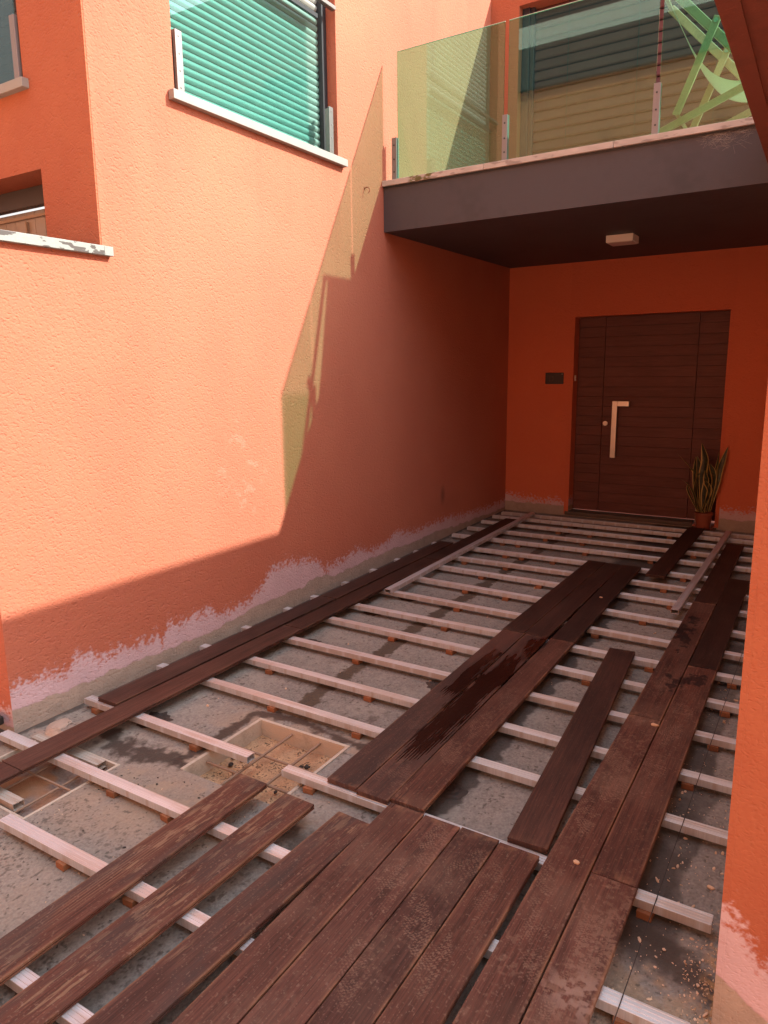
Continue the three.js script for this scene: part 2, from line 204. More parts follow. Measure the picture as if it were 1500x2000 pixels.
{
  const f = (l) => l.map(([x, z]) => [x, -z]), flat = (pts, holes, y) => planar(new THREE.ShapeGeometry(shapeOf(f(pts), holes.map(f))).rotateX(-Math.PI / 2).translate(0, y, 0));
  const floor = structure('courtyard_floor', flat(R4(-.3, 2.94, 0, 8.2), [R4(...PIT), R4(...TRENCH)], 0), concrete);
  const yard = std([.60, .42, .28], { map: rep(fineDirt, .4, .4), roughness: .95 });
  structure('ground', flat(R4(-70, 70, -70, 70), [R4(-.3, 2.94, 0, 8.2)], 0), yard);
  const sand = colorTex(512, 512, (i, j, o) => { const x = i / 512, y = j / 512, n = N(x * 9, y * 9, 9, 9, 1), g = N(x * 70, y * 70, 70, 70, 2), m = sm(.60, .72, N(x * 64, y * 64, 64, 64, 3) * .45 + N(x * 30, y * 30, 30, 30, 6) * .2 + n * .35); o[0] = .5 * (.75 + .4 * n) * (.85 + .3 * g); o[1] = .32 * (.7 + .45 * n) * (.85 + .3 * g); o[2] = .19 * (.7 + .4 * n) * (.85 + .3 * g); mix3(o, .07, .045, .03, m * .8); });
  const sandM = new THREE.MeshStandardMaterial({ map: rep(sand, 2.6, 2.6), bumpMap: rep(grainBump, 4, 4), bumpScale: .006, roughness: .95 });
  const rimM = std([.50, .42, .34], { map: rep(fineDirt, 3, 3), bumpMap: rep(grainBump, 6, 6), bumpScale: .002 });
  const rust = std([.30, .20, .14], { map: rep(fineDirt, 5, 5), roughness: .85, metalness: .2 });
  const t = thing('drain_cover_pit', 'open square pit in the concrete floor with sandy bottom and steel bars', 'pit', [0, 0, 0]);
  const [x0, x1, z0, z1] = PIT;
  part('sand_bed', (() => { const g = new THREE.PlaneGeometry(x1 - x0, z1 - z0, 24, 24).rotateX(-Math.PI / 2).translate((x0 + x1) / 2, -.066, (z0 + z1) / 2); const p = g.attributes.position; for (let i = 0; i < p.count; i++) p.setY(i, -.086 + .02 * fbm(p.getX(i) * 14, p.getZ(i) * 14, 3, 90)); g.computeVertexNormals(); return planar(g); })(), sandM, t);
  part('pit_wall', [box(x0, x0 + .016, -.1, .004, z0 + .016, z1), box(x1 - .014, x1, -.1, .004, z0 + .016, z1), box(x0, x1, -.09, .005, z0, z0 + .016), box(x0 + .016, x1 - .014, -.09, -.012, z1 - .012, z1)], rimM, t);
  for (const x of [1.088, 1.247]) part('steel_bar', rod(V(x, -.02, z0 + .01), V(x + .004, -.022, z1), .006), rust, t);
  for (const z of [5.576, 5.742, 5.858]) part('steel_bar', rod(V(x0 + .02, -.028, z), V(x1 - .015, -.028, z + .004), .006), rust, t);
  const r = rng(5); for (let k = 0; k < 9; k++) { const g = new THREE.IcosahedronGeometry(.006 + r() * .009, 1); const p = g.attributes.position; for (let i = 0; i < p.count; i++) { const s = .7 + .6 * N(p.getX(i) * 300 + k * 9, p.getY(i) * 300, 256, 256, k); p.setXYZ(i, p.getX(i) * s, p.getY(i) * s * .7, p.getZ(i) * s); } g.computeVertexNormals(); part('earth_clod', g.translate(x0 + .04 + r() * .44, -.066, z0 + .05 + r() * .42), std([.03, .022, .018]), t); }
  const t2 = thing('drain_trench', 'shallow rusty recess in the floor beside the left front edge with bars across', 'trench', [0, 0, 0]);
  const rb = colorTex(256, 256, (i, j, o) => { const x = i / 256, y = j / 256, n = N(x * 6, y * 6, 6, 6, 4), g = N(x * 60, y * 60, 60, 60, 5); o[0] = .22 * (.8 + .4 * g); o[1] = .165 * (.8 + .4 * g); o[2] = .14 * (.8 + .4 * g); mix3(o, .33, .14, .055, sm(.45, .75, n) * .85); });
  const [a0, a1, b0, b1] = TRENCH;
  part('trench_bed', planar(new THREE.PlaneGeometry(a1 - a0, b1 - b0).rotateX(-Math.PI / 2).translate((a0 + a1) / 2, -.035, (b0 + b1) / 2)), new THREE.MeshStandardMaterial({ map: rep(rb, 2.4, 2.4), roughness: .95, bumpMap: rep(grainBump, 5, 5), bumpScale: .004 }), t2);
  part('trench_wall', [box(a0, a0 + .01, -.05, .002, b0, b1), box(a1 - .012, a1, -.05, .003, b0, b1), box(a0 + .01, a1 - .012, -.05, .001, b0, b0 + .01), box(a0 + .01, a1 - .012, -.05, .001, b1 - .01, b1)], rimM, t2);
  part('steel_bar', rod(V(.15, -.006, 6.215), V(.63, -.006, 6.211), .005), rust, t2);
  for (const x of [.36, .542]) part('steel_bar', rod(V(x, -.012, 6.0), V(x + .006, -.012, 6.42), .005), rust, t2);
  void floor;
}

// ---------------------------------------------------------------- left house
const leftHouse = thing('left_house', 'terracotta rendered house wall along the left side, upper part in sun', 'house');
{
  const L = leftHouse;
  part('wall', wallX([[-.012, 0], [6.063, 0], [6.063, 2.2], [5.352, 2.2], [5.352, 7.2], [-.012, 7.2]], [R4(3.29, 4.812, 3.04, 5.3)], -.3, 0), leftPlaster, L);
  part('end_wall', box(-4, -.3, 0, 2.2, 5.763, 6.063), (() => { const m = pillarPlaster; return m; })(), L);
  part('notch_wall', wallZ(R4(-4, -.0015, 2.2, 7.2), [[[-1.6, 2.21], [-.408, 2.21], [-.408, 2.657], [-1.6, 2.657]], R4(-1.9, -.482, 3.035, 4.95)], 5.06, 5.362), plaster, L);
  const copeTex = colorTex(1024, 128, (i, j, o) => { const x = i / 1024, y = j / 128, p = fbm(x * 16, y * 3, 4, 101), n = N(x * 200, y * 30, 256, 256, 102); const v = .85 + .2 * n; o[0] = .27 * v; o[1] = .29 * v; o[2] = .28 * v; mix3(o, .07, .058, .055, sm(.56, .6, p + (n - .5) * .06)); });
  part('wall_coping', [rbox(-.34, .03, 2.2, 2.245, 5.363, 6.11, .003), rbox(.002, .03, 2.2, 2.245, 5.31, 5.3635, .003)], new THREE.MeshStandardMaterial({ map: rep(copeTex, 1.1, 9), roughness: .6 }), L);
  // lower and upper windows in the notch
  const pale = std([.40, .41, .41], { roughness: .5, map: rep(fineDirt, 1, 1) });
  const w1 = pgroup('window', L, 'low window in the recess, closed by a pale panel');
  part('window_frame', [box(-1.6, -.408, 2.56, 2.656, 5.12, 5.17), box(-1.6, -1.54, .9, 2.56, 5.12, 5.17)], std([.055, .045, .042], { roughness: .5 }), w1);
  for (let k = 0; k < 12; k++) part('panel_board', rbox(-1.54 + k * .0945, -1.54 + k * .0945 + .0925, .9, 2.556, 5.08, 5.1, .003), pale, w1);
  part('window_sash', [box(-1.5, -.408, 2.515, 2.53, 5.105, 5.118), box(-.95, -.94, .9, 2.5, 5.105, 5.118)], std([.4, .36, .32]), w1);
  const w2 = pgroup('window', L, 'upper window in the recess behind a glass guard');
  for (let k = 0; k < 40; k++) part('slat', box(-1.88, -.5, 3.06 + k * .047, 3.06 + k * .047 + .044, 5.10, 5.106), k % 2 ? slatDark : slatDark2, w2);
  part('window_frame', [box(-.53, -.484, 3.04, 4.95, 5.12, 5.18)], darkMetal, w2);
  part('glass_pane', box(-1.86, -.53, 3.09, 4.0, 5.34, 5.346), glassG, w2);
  part('glass_clamp', rbox(-.535, -.495, 3.08, 3.38, 5.345, 5.375, .003), clampMetal, w2);
  part('window_sill', rbox(-1.95, -.44, 3.035, 3.08, 5.2, 5.40, .003), sillStone, w2);
  part('terrace_floor', box(-4, -.3, 1.1, 1.2, 5.36, 5.763), ledgeStone, L);
  // the big shuttered window
  const sh = pgroup('window_shutter', L, 'pale slatted shutter behind green glass');
  const prof = []; const pitch = .0425; for (let k = 0; k <= 7; k++) { const a = k / 7; prof.push([Math.sin(a * Math.PI) * .011 + (1 - a) * .005, a * pitch]); } for (let k = 7; k >= 0; k--) { const a = k / 7; prof.push([Math.sin(a * Math.PI) * .011 + (1 - a) * .005 - .0016, a * pitch]); }
  const slatG = extrudeZ(prof, 4.80 - 3.345).translate(-.125, 0, 3.345);
  for (let k = 0; k < 52; k++) part('slat', slatG, k % 3 ? slatPaint : slatPaint2, sh).position.y = 3.09 + k * pitch;
  const fr = pgroup('window_frame', L);
  part('guide_rail', [rbox(-.13, -.075, 3.085, 5.3, 3.292, 3.345, .003)], darkMetal, fr);
  part('guide_rail', [rbox(-.13, -.085, 3.085, 5.3, 4.785, 4.81, .003)], darkMetal, fr);
  part('window_backing', box(-.29, -.2, 3.041, 5.299, 3.291, 4.811), darkMetal, fr);
  part('window_sill', mergeGeometries([rbox(-.2, .0, 3.041, 3.086, 3.292, 4.81, .002), rbox(0.002, .042, 3.038, 3.086, 3.228, 4.858, .003)]), sillStone, L);
  const gg = pgroup('glass_guard', L, 'green glass guard clamped in front of the shutter');
  part('glass_pane', box(-.052, -.042, 3.092, 3.93, 3.44, 4.765), glassG, gg);
  part('guard_cap', rbox(-.058, -.036, 3.93, 3.958, 3.44, 4.765, .002), darkMetal, gg);
  part('guard_rail', rbox(-.02, .015, 4.015, 4.04, 3.30, 4.81, .003), alu, gg);
  for (const [z0, z1] of [[4.752, 4.80], [3.362, 3.408]]) { const c = part('glass_clamp', [rbox(.002, .016, 3.086, 3.392, z0, z1, .002), rbox(-.04, .002, 3.086, 3.392, z0 > 4 ? z0 + .03 : z0, z0 > 4 ? z1 : z0 + .02, .002)], alu, gg);
    for (let k = 0; k < 4; k++) part('screw', new THREE.CylinderGeometry(.005, .005, .003, 12).rotateZ(Math.PI / 2).translate(.017, 3.115 + k * .083, (z0 + z1) / 2), clampMetal, c); }
}

// ---------------------------------------------------------------- entrance house (back)
const entrance = thing('entrance_house', 'terracotta entrance house at the end of the courtyard, front door below, shuttered window above', 'house');
{
  const E = entrance;
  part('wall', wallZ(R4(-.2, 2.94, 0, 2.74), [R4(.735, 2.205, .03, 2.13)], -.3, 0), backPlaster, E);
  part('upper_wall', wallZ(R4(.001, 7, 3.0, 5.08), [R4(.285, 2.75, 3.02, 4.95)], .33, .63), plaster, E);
  part('roof', box(-.001, 7.1, 4.96, 5.075, -5, .329), anthracite, E);
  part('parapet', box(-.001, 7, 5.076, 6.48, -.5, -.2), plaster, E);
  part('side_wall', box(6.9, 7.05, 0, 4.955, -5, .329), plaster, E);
  // shutter of the balcony door
  const sh = pgroup('window_shutter', E, 'dark slatted shutter of the balcony door');
  const prof = []; for (let k = 0; k <= 8; k++) { const a = k / 8; prof.push([-.002 - .022 * (1 - a), a * .094 + .006 * Math.sin(a * Math.PI)]); } const p2 = prof.map(([a, b]) => [a - .0018, b]).reverse();
  const g = extrudeZ([...prof.map(([a, b]) => [-a, b]), ...p2.map(([a, b]) => [-a, b])].map(([a, b]) => [a, b]), 2.28).rotateY(Math.PI / 2);
  // lean each slat so that its lower edge comes forward
  const s2 = planar(new THREE.ExtrudeGeometry(shapeOf([[.0, 0], [.014, .004], [.019, .014], [.018, .03], [.006, .085], [.0, .093], [-.002, .092], [.003, .083], [.015, .029], [.016, .015], [.012, .006], [0, .002]]), { depth: 2.26, bevelEnabled: false }).rotateY(Math.PI / 2).translate(0, 0, 0)); void g;
  const flip = s2.clone(); { const p = flip.attributes.position, q = flip.attributes.normal; for (let i = 0; i < p.count; i++) { const z = -p.getZ(i), nz = -q.getZ(i); p.setZ(i, z); q.setZ(i, nz); } const ix = []; for (let i = 0; i < p.count; i += 3) ix.push(i, i + 2, i + 1); flip.setIndex(ix); }
  for (let k = 0; k < 21; k++) { const m = part('slat', flip, k % 2 ? slatDark : slatDark2, sh); m.scale.y = .9; m.position.set(.40, 3.05 + k * .0905, .475); }
  for (const x of [.72, 1.35, 2.0]) part('ladder_cord', box(x, x + .006, 3.05, 4.95, .502, .505), darkMetal, sh);
  const fr = pgroup('door_frame', E);
  part('frame_side', [rbox(.287, .36, 3.02, 4.95, .45, .55, .004), rbox(.362, .40, 3.02, 4.95, .44, .53, .004)], std([.03, .032, .045], { roughness: .4 }), fr);
  part('frame_side', rbox(2.66, 2.748, 3.02, 4.95, .45, .55, .004), std([.03, .032, .045], { roughness: .4 }), fr);
  part('frame_back', box(.287, 2.748, 3.021, 4.949, .34, .40), darkMetal, fr);
  // front door of horizontal boards
  const woodH = [0, 1, 2, 3].map((s) => new THREE.MeshPhysicalMaterial({ specularIntensity: .45, roughness: .55, map: rep(colorTex(512, 256, (i, j, o) => { const x = i / 512, y = j / 256, a = N(x * 6, y * 60, 6, 60, s * 3 + 1), b = N(x * 14, y * 128, 14, 128, s * 3 + 2), c = N(x * 3, y * 5, 3, 5, s + 9); const v = .55 + .5 * a * .6 + .3 * b + .35 * c; o[0] = .14 * (.35 + .65 * v) * 1.0; o[1] = .056 * (.35 + .65 * v); o[2] = .048 * (.35 + .65 * v); }), 1.3, 1.6, s * .27, s * .31), bumpMap: rep(grainBump, 1, 6), bumpScale: .0006 }));
  const door = pgroup('front_door', E, 'dark brown door of horizontal boards with long steel pull');
  const r = rng(31), cols = [[.737, 1.014], [1.02, 1.921], [1.925, 2.203]], H = 2.13 - .055;
  cols.forEach(([a, b], c) => { for (let k = 0; k < 20; k++) { const y0 = .055 + H * k / 20, y1 = .055 + H * (k + 1) / 20 - .0022; part('plank', rbox(a, b, y0, y1, -.19, -.16 + (c === 1 ? .004 : 0) + r() * .0012, .0012, 1), woodH[(r() * 4) | 0], door); } });
  part('door_leaf', box(.736, 2.204, .05, 2.129, -.215, -.1905), std([.02, .012, .01]), door);
  part('threshold', [rbox(.70, 2.0, .012, .05, -.17, .015, .004), rbox(2.0, 2.225, .004, .0185, -.17, .20, .004)], std([.13, .095, .075], { map: rep(fineDirt, 2, 6), roughness: .9 }), door);
  part('door_handle', [rbox(1.136, 1.188, .657, 1.255, -.118, -.078, .002), rbox(1.1885, 1.306, 1.203, 1.255, -.118, -.078, .002), box(1.15, 1.175, .70, .725, -.157, -.118), box(1.27, 1.295, 1.215, 1.24, -.157, -.118)], steel, door);
  part('door_lock', [new THREE.CylinderGeometry(.024, .026, .012, 28).rotateX(Math.PI / 2).translate(1.055, 1.015, -.151), new THREE.CylinderGeometry(.010, .010, .006, 20).rotateX(Math.PI / 2).translate(1.055, 1.015, -.143)], steel, door);
  part('jamb_patch', (() => { const g = new THREE.BoxGeometry(.032, .23, .012, 4, 14, 1).translate(2.018, .155, -.148); const p = g.attributes.position; for (let i = 0; i < p.count; i++) p.setX(i, p.getX(i) + (N(p.getY(i) * 60, p.getX(i) * 40, 256, 256, 5) - .5) * .01); return planar(g); })(), std([.36, .28, .2], { map: rep(fineDirt, 12, 12), roughness: .95 }), E);
}

// ---------------------------------------------------------------- balcony over the entrance
const balcony = thing('balcony', 'dark grey balcony slab with tinted glass guard above the front door', 'balcony');
{
  const B = balcony;
  part('slab', box(.001, 2.668, 2.681, 3.0, .001, 2.675), anthracite, B);
  part('balcony_floor', box(.001, 2.668, 3.001, 3.03, .631, 2.56), ledgeStone, B);
  const ledge = colorTex(1024, 128, (i, j, o) => { const x = i / 1024, y = j / 128, n = fbm(x * 30, y * 6, 4, 111), v = .75 + .4 * n; o[0] = .5 * v; o[1] = .43 * v; o[2] = .39 * v; const m = sm(.28, .2, Math.abs(x - .13) * 6) * sm(.45, .6, fbm(x * 60, y * 8, 3, 112)); mix3(o, .13, .11, .035, m); mix3(o, .2, .15, .13, sm(.62, .72, fbm(x * 44, y * 10, 3, 113)) * .6); });
  part('ledge', [rbox(.001, .84, 3.012, 3.052, 2.56, 2.70, .003), rbox(.842, 1.74, 3.012, 3.052, 2.56, 2.70, .003), rbox(1.742, 2.669, 3.012, 3.052, 2.56, 2.70, .003)], new THREE.MeshStandardMaterial({ map: rep(ledge, 1 / 2.67, 5), roughness: .8 }), B);
  part('fascia_edge', box(.001, 2.668, 3.0005, 3.0115, 2.56, 2.68), darkMetal, B);
  const pane = (x0, x1) => part('glass_panel', box(x0, x1, 3.054, 3.96, 2.615, 2.625), glassY, B);
  part('glass_edge_glint', [box(.1, .955, 3.9602, 3.9632, 2.615, 2.625), box(.985, 1.965, 3.9602, 3.9632, 2.615, 2.625), box(1.99, 2.672, 3.9602, 3.9632, 2.615, 2.625)], std([.55, .62, .55], { roughness: .3 }), B);  // pale strips added on top to draw the bright lit edge
  pane(.1, .955); pane(.985, 1.965); pane(1.99, 2.672);
  part('glass_panel', box(2.655, 2.664, 3.054, 3.96, 2.29, 2.60), glassY, B);
  for (const [a, b] of [[.055, .098], [.952, .99], [1.957, 1.999]]) { const c = part('glass_clamp', [rbox(a, b, 3.053, 3.365, 2.626, 2.638, .002), rbox(a, b, 3.053, 3.365, 2.602, 2.614, .002)], clampMetal, B);
    for (const y of [3.12, 3.21, 3.31]) part('screw', new THREE.CylinderGeometry(.006, .006, .003, 10).rotateX(Math.PI / 2).translate((a + b) / 2, y, 2.639), darkMetal, c); }
  const web = []; const r = rng(77); for (let k = 0; k < 130; k++) { const x = 2.27 + r() * .26, y = 2.995 - r() * r() * .12 * Math.sin((x - 2.24) * 9.5), a = r() * 6.28, l = .02 + r() * .06; web.push(rod(V(x, y, 2.677), V(x + Math.cos(a) * l, Math.min(3.0, y + Math.sin(a) * l * .6), 2.679), .00035, 4)); }
  part('spider_web', web, std([.5, .45, .42]), B);
}
{
  const t = thing('ceiling_lamp', 'flat square white lamp under the balcony', 'lamp', [1.5, 2.68, 1.34]);
  part('lamp_body', rbox(-.108, .108, -.058, -.001, -.105, .105, .004), whitePaint, t);
  part('diffuser', rbox(-.098, .098, -.062, -.0585, -.095, .095, .0015), std([.6, .55, .5], { roughness: .3 }), t);
}
// ---------------------------------------------------------------- right house: flat roof edge overhead and end of its wall
{
  const t = thing('right_house', 'terracotta house on the right with flat roof overhanging the courtyard', 'house');
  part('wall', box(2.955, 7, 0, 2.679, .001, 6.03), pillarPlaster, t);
  part('bounce_face', box(2.94, 2.9545, 0, 2.679, .001, 6.0), std([.80, .66, .54], { map: rep(fineDirt, .6, .6), roughness: .9 }), t);  // unseen face, made pale to bounce light into the corridor
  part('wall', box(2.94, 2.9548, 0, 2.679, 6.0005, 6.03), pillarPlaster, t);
  part('roof_slab', box(2.735, 7.1, 2.68, 3.06, 2.71, 6.12), soffitPaint, t);
  part('drip_edge', box(2.672, 2.7345, 2.674, 3.06, 2.71, 6.12), soffitPaint, t);
  part('roof_slab', box(2.672, 7.1, 2.6805, 3.058, .64, 2.7095), soffitPaint, t);
}
// ---------------------------------------------------------------- house across the yard behind the viewer, seen only in glass
{
  const t = thing('opposite_house', 'sunlit terracotta house facing the courtyard, mirrored in the balcony glass', 'house');
  part('wall', wallZ(R4(-9, 14, 0, 7.0), [R4(-5.5, -4, 3.6, 5.2), R4(2.2, 3.8, 3.6, 5.2), R4(6.4, 8, 3.6, 5.2), R4(2.2, 3.8, .6, 2.2), R4(6.4, 8, .6, 2.2)], 12.5, 12.8), std([.76, .31, .145], { map: rep(fineDirt, .5, .5), roughness: .95 }), t);
  part('fascia', box(-9.2, 14.2, 7.001, 7.75, 12.4, 20), anthracite, t);
  part('parapet', box(-9.1, 14.1, 7.751, 8.2, 12.55, 20), whitePaint, t);
  part('upper_storey', box(-9, 14, 8.201, 10.4, 12.8, 20), anthracite, t);
  for (const [x, y] of [[-5.5, 3.6], [2.2, 3.6], [6.4, 3.6], [2.2, .6], [6.4, .6]]) { const w = part('window', box(x, x + (x < 0 ? 1.5 : 1.6), y, y + 1.6, 12.68, 12.7), windowGlass, t); part('window_frame', [box(x, x + .07, y, y + 1.6, 12.62, 12.679), box(x + 1.43, x + 1.5, y, y + 1.6, 12.62, 12.679)], whitePaint, w); }
}

// ---------------------------------------------------------------- joists and packers
const aluTex = colorTex(256, 512, (i, j, o) => { const x = i / 256, y = j / 512; const s = .6 * N(x * 40, y * 2, 40, 2, 1) + .4 * N(x * 110, y * 5, 110, 5, 4), d = N(x * 4, y * 5, 4, 5, 2), b = sm(.5, .85, N(x * 5, y * 7, 5, 7, 3)); const v = .8 + .25 * s + .12 * d; o[0] = .60 * v; o[1] = .62 * v; o[2] = .65 * v; mix3(o, .42, .31, .24, b * .45); });
const joistMat = (s) => new THREE.MeshStandardMaterial({ map: rep(aluTex, 9, .55, s * .37, s * .31), metalness: .5, roughness: .42 });
const joistMats = [0, 1, 2].map(joistMat);
const dirtyJoist = new THREE.MeshStandardMaterial({ color: new THREE.Color(.72, .62, .52), map: rep(aluTex, 9, .9), metalness: .1, roughness: .75 });
const JW = .048, JH = .03;
function tubeProfile(L) {                               // hollow ribbed box section along z
  const w = JW / 2, pts = [[-w, .001], [-w + .001, 0], [w - .001, 0], [w, .001], [w, JH - .001], [w - .001, JH]];
  for (const c of [.014, 0, -.014]) pts.push([c + .0035, JH], [c + .0028, JH - .0012], [c - .0028, JH - .0012], [c - .0035, JH]);
  pts.push([-w + .001, JH], [-w, JH - .001]);
  const q = .0022; return extrudeZ(pts, L, [[[-w + q, q], [-w + q, JH - q - .0012], [w - q, JH - q - .0012], [w - q, q]]]);
}
const ORD = ['first', 'second', 'third', 'fourth', 'fifth', 'sixth', 'seventh', 'eighth', 'ninth', 'tenth', 'eleventh', 'twelfth', 'thirteenth', 'fourteenth', 'fifteenth', 'sixteenth', 'seventeenth', 'eighteenth', 'nineteenth'];
// far edge of each joist at x = .5 and at x = 2.69, with the ends of its pieces
const JOISTS = [[.36, .353, [[.12, 2.9]]], [.575, .575, [[.10, 2.9]]], [.876, .876, [[.1, 2.9]]], [1.225, 1.225, [[.1, 2.9]]], [1.573, 1.556, [[.1, 2.9]]], [1.98, 1.971, [[.09, 2.9]]], [2.335, 2.328, [[.09, 2.9]]], [2.66, 2.70, [[.08, 2.9]]], [3.04, 3.115, [[.07, 2.9]]], [3.435, 3.49, [[.07, 2.9]]], [3.816, 3.825, [[.065, 2.9]]], [4.125, 4.17, [[.065, 2.9]]], [4.533, 4.538, [[.06, 2.9]]], [4.89, 4.90, [[.06, 2.9]]], [5.22, 5.24, [[.06, 2.9]]], [5.681, 5.69, [[.06, 1.13], [1.315, 2.9]]], [6.107, 6.107, [[.03, 2.9]]], [6.475, 6.455, [[.64, 2.9]]], [6.87, 6.85, [[.2, 2.92]]]];
const joistZ = (j, x) => JOISTS[j][0] + (JOISTS[j][1] - JOISTS[j][0]) * (x - .5) / 2.19 + JW / 2;
JOISTS.forEach((J, j) => J[2].forEach(([x0, x1], k) => {
  const L = x1 - x0, a = Math.atan2(-(joistZ(j, x1) - joistZ(j, x0)), L);
  const two = J[2].length > 1, lab = `aluminium joist across the floor, ${ORD[j]} from the front door${two ? (k ? ', long right piece' : ', short left piece by the pit') : ''}`;
  const m = single('joist', tubeProfile(L).rotateY(Math.PI / 2), joistMats[j % 3], lab, 'joist', 'aluminium joists across the courtyard');
  m.position.set(x0, .025, joistZ(j, x0)); m.rotation.y = a;
}));
const packWood = [[.23, .088, .036], [.19, .075, .032], [.26, .10, .042]].map((c) => std(c, { map: rep(fineDirt, 9, 9), roughness: .8 }));
const packG = rbox(-.022, .022, .001, .0248, -.03, .03, .002, 1);
const PACKS = { 0: [1.444, .6], 1: [.9, 1.9], 2: [.922, 1.226], 3: [.908, 1.259, 2.2], 4: [.615, .767, 1.379, 1.92], 5: [.806, .954, 1.22, 2.242], 6: [.58, .95, 2.162], 7: [.882, 1.345, 2.275], 8: [.918, 1.239, 2.175], 9: [1.039, 1.974], 10: [1.13, 2.36, 2.762], 11: [.925, 1.324, 2.115, 2.768], 12: [.926, 2.763], 13: [.587, 1.232, 2.717], 14: [.883, 1.38], 15: [.15, .824, 1.452, 2.72], 16: [.798, 1.107, 1.9, 2.747], 17: [1.003, 1.336, 2.4], 18: [.75, 1.6] };
for (const [j, xs] of Object.entries(PACKS)) [...xs].sort((a, b) => a - b).forEach((x, k) => {
  const m = single('packer', packG, packWood[(k + +j) % 3], `small orange packer under the ${ORD[j]} joist from the front door, ${ORD[k]} from the left wall`, 'packer', 'orange packers under the joists');
  m.position.set(x, 0, joistZ(+j, x) + .004 + ((k * 5 + j) % 4) * .0015); m.rotation.y = ((k * 7 + j * 3) % 5 - 2) * .05;
});
// loose profiles
function looseProfile(label, a, b, y, mat) { const d = b.clone().sub(a), m = single('loose_profile', tubeProfile(d.length()), mat, label, 'metal profile', 'loose aluminium profiles'); m.position.copy(a); m.position.y = y; m.rotation.y = Math.atan2(d.x, d.z); return m; }
const profMat = new THREE.MeshStandardMaterial({ color: new THREE.Color(.98, .93, .92), map: rep(aluTex, 9, .5), metalness: .45, roughness: .42 });
looseProfile('loose hollow profile laid lengthwise beside the boards near the left wall', V(.475, 0, .40), V(.51, 0, 3.53), .056, profMat);
looseProfile('loose hollow profile laid lengthwise on the right, towards the plant pot', V(2.375, 0, .39), V(2.338, 0, 2.99), .056, profMat);
looseProfile('short dusty profile lying in the trench beside the sixteenth joist', V(.10, 0, 6.022), V(.565, 0, 6.022), -.022, dirtyJoist);
looseProfile('short dusty profile at the front edge of the trench, left border of the view', V(.08, 0, 6.385), V(.54, 0, 6.385), -.012, dirtyJoist);
single('mason_line', [rod(V(2.7755, .0565, 3.3), V(2.737, .0565, 6.4), .0014, 6)], std([.03, .022, .02]), 'thin dark string stretched along the right ends of the joists', 'string');

// ---------------------------------------------------------------- decking boards
const BW = .1375, BT = .02;
const boardProfile = (() => { const w = BW / 2, b = .0022; return [[-w + b, 0], [w - b, 0], [w, b], [w, .0075], [w - .007, .0082], [w - .007, .0112], [w, .0118], [w, BT - b], [w - .0007, BT - .0007], [w - b, BT], [-w + b, BT], [-w + .0007, BT - .0007], [-w, BT - b], [-w, .0118], [-w + .007, .0112], [-w + .007, .0082], [-w, .0075], [-w, b]]; })();
function boardGeo(L) { const g = new THREE.ExtrudeGeometry(shapeOf(boardProfile), { depth: L - .003, bevelEnabled: true, bevelThickness: .0015, bevelSize: .0012, bevelOffset: -.0012, bevelSegments: 1 }).translate(0, 0, .0015); const p = g.attributes.position, uv = g.attributes.uv; for (let i = 0; i < p.count; i++) uv.setXY(i, p.getX(i) + BW / 2 + (p.getY(i) - BT) * .3, p.getZ(i)); return g; }
const grooveBump = grayTex(256, 256, (i, j) => { const x = i / 256, y = j / 256; return .6 * N(x * 90, y * 9, 90, 9, 1) + .4 * N(x * 40, y * 5, 40, 5, 2); });
// boot prints: place, heading, size, strength
const PRINTS = [[2.065, 5.857, .1, 1], [2.04, 6.09, .3, .9], [2.2, 5.92, -.2, .6], [2.30, 5.95, .2, .5], [2.19, 6.2, .5, .9], [2.28, 6.28, .2, .9], [2.12, 6.42, .3, .6], [1.68, 5.5, .1, .6], [1.76, 5.55, .4, .7], [1.62, 5.13, .2, .5], [1.87, 5.02, .1, .8], [1.86, 5.3, .3, .7], [1.88, 4.7, .1, .5], [2.47, 5.03, .4, 1.3], [2.5, 5.25, -.1, 1.1], [2.46, 5.44, .2, 1.1], [2.62, 4.46, .2, .8], [2.6, 4.7, -.2, .7], [2.5, 6.1, .3, .6], [2.44, 5.86, .2, .7], [2.63, 6.0, .2, 1.2], [2.62, 6.2, -.3, 1.2], [2.6, 5.0, .1, .7], [2.49, 4.2, .1, .5], [1.9, 3.2, .2, .5], [1.57, 4.9, .1, .4]];
function dustAt(x, z) {
  let d = 0; for (const [px, pz, h, s] of PRINTS) { const dx = x - px, dz = z - pz; if (dx * dx + dz * dz > .03) continue; const c = Math.cos(h), n = Math.sin(h), u = dx * c - dz * n, v = dx * n + dz * c; const wd = .046 - .012 * sm(-.02, .06, v) + .004 * Math.cos(v * 30); const mask = sm(1.05, .8, Math.hypot(u / wd, v / .14)) ; if (mask <= 0) continue; const tread = sm(-.1, .5, Math.sin((v + .3 * Math.abs(u) + .012 * fbm(u * 90 + px * 9, v * 90, 2, 7)) * 520) * Math.sin(u * 330 + Math.floor(v * 83) * 1.6)) * sm(.28, .6, fbm(x * 42, z * 42, 3, 120)); d = Math.max(d, mask * tread * s); } return d;
}
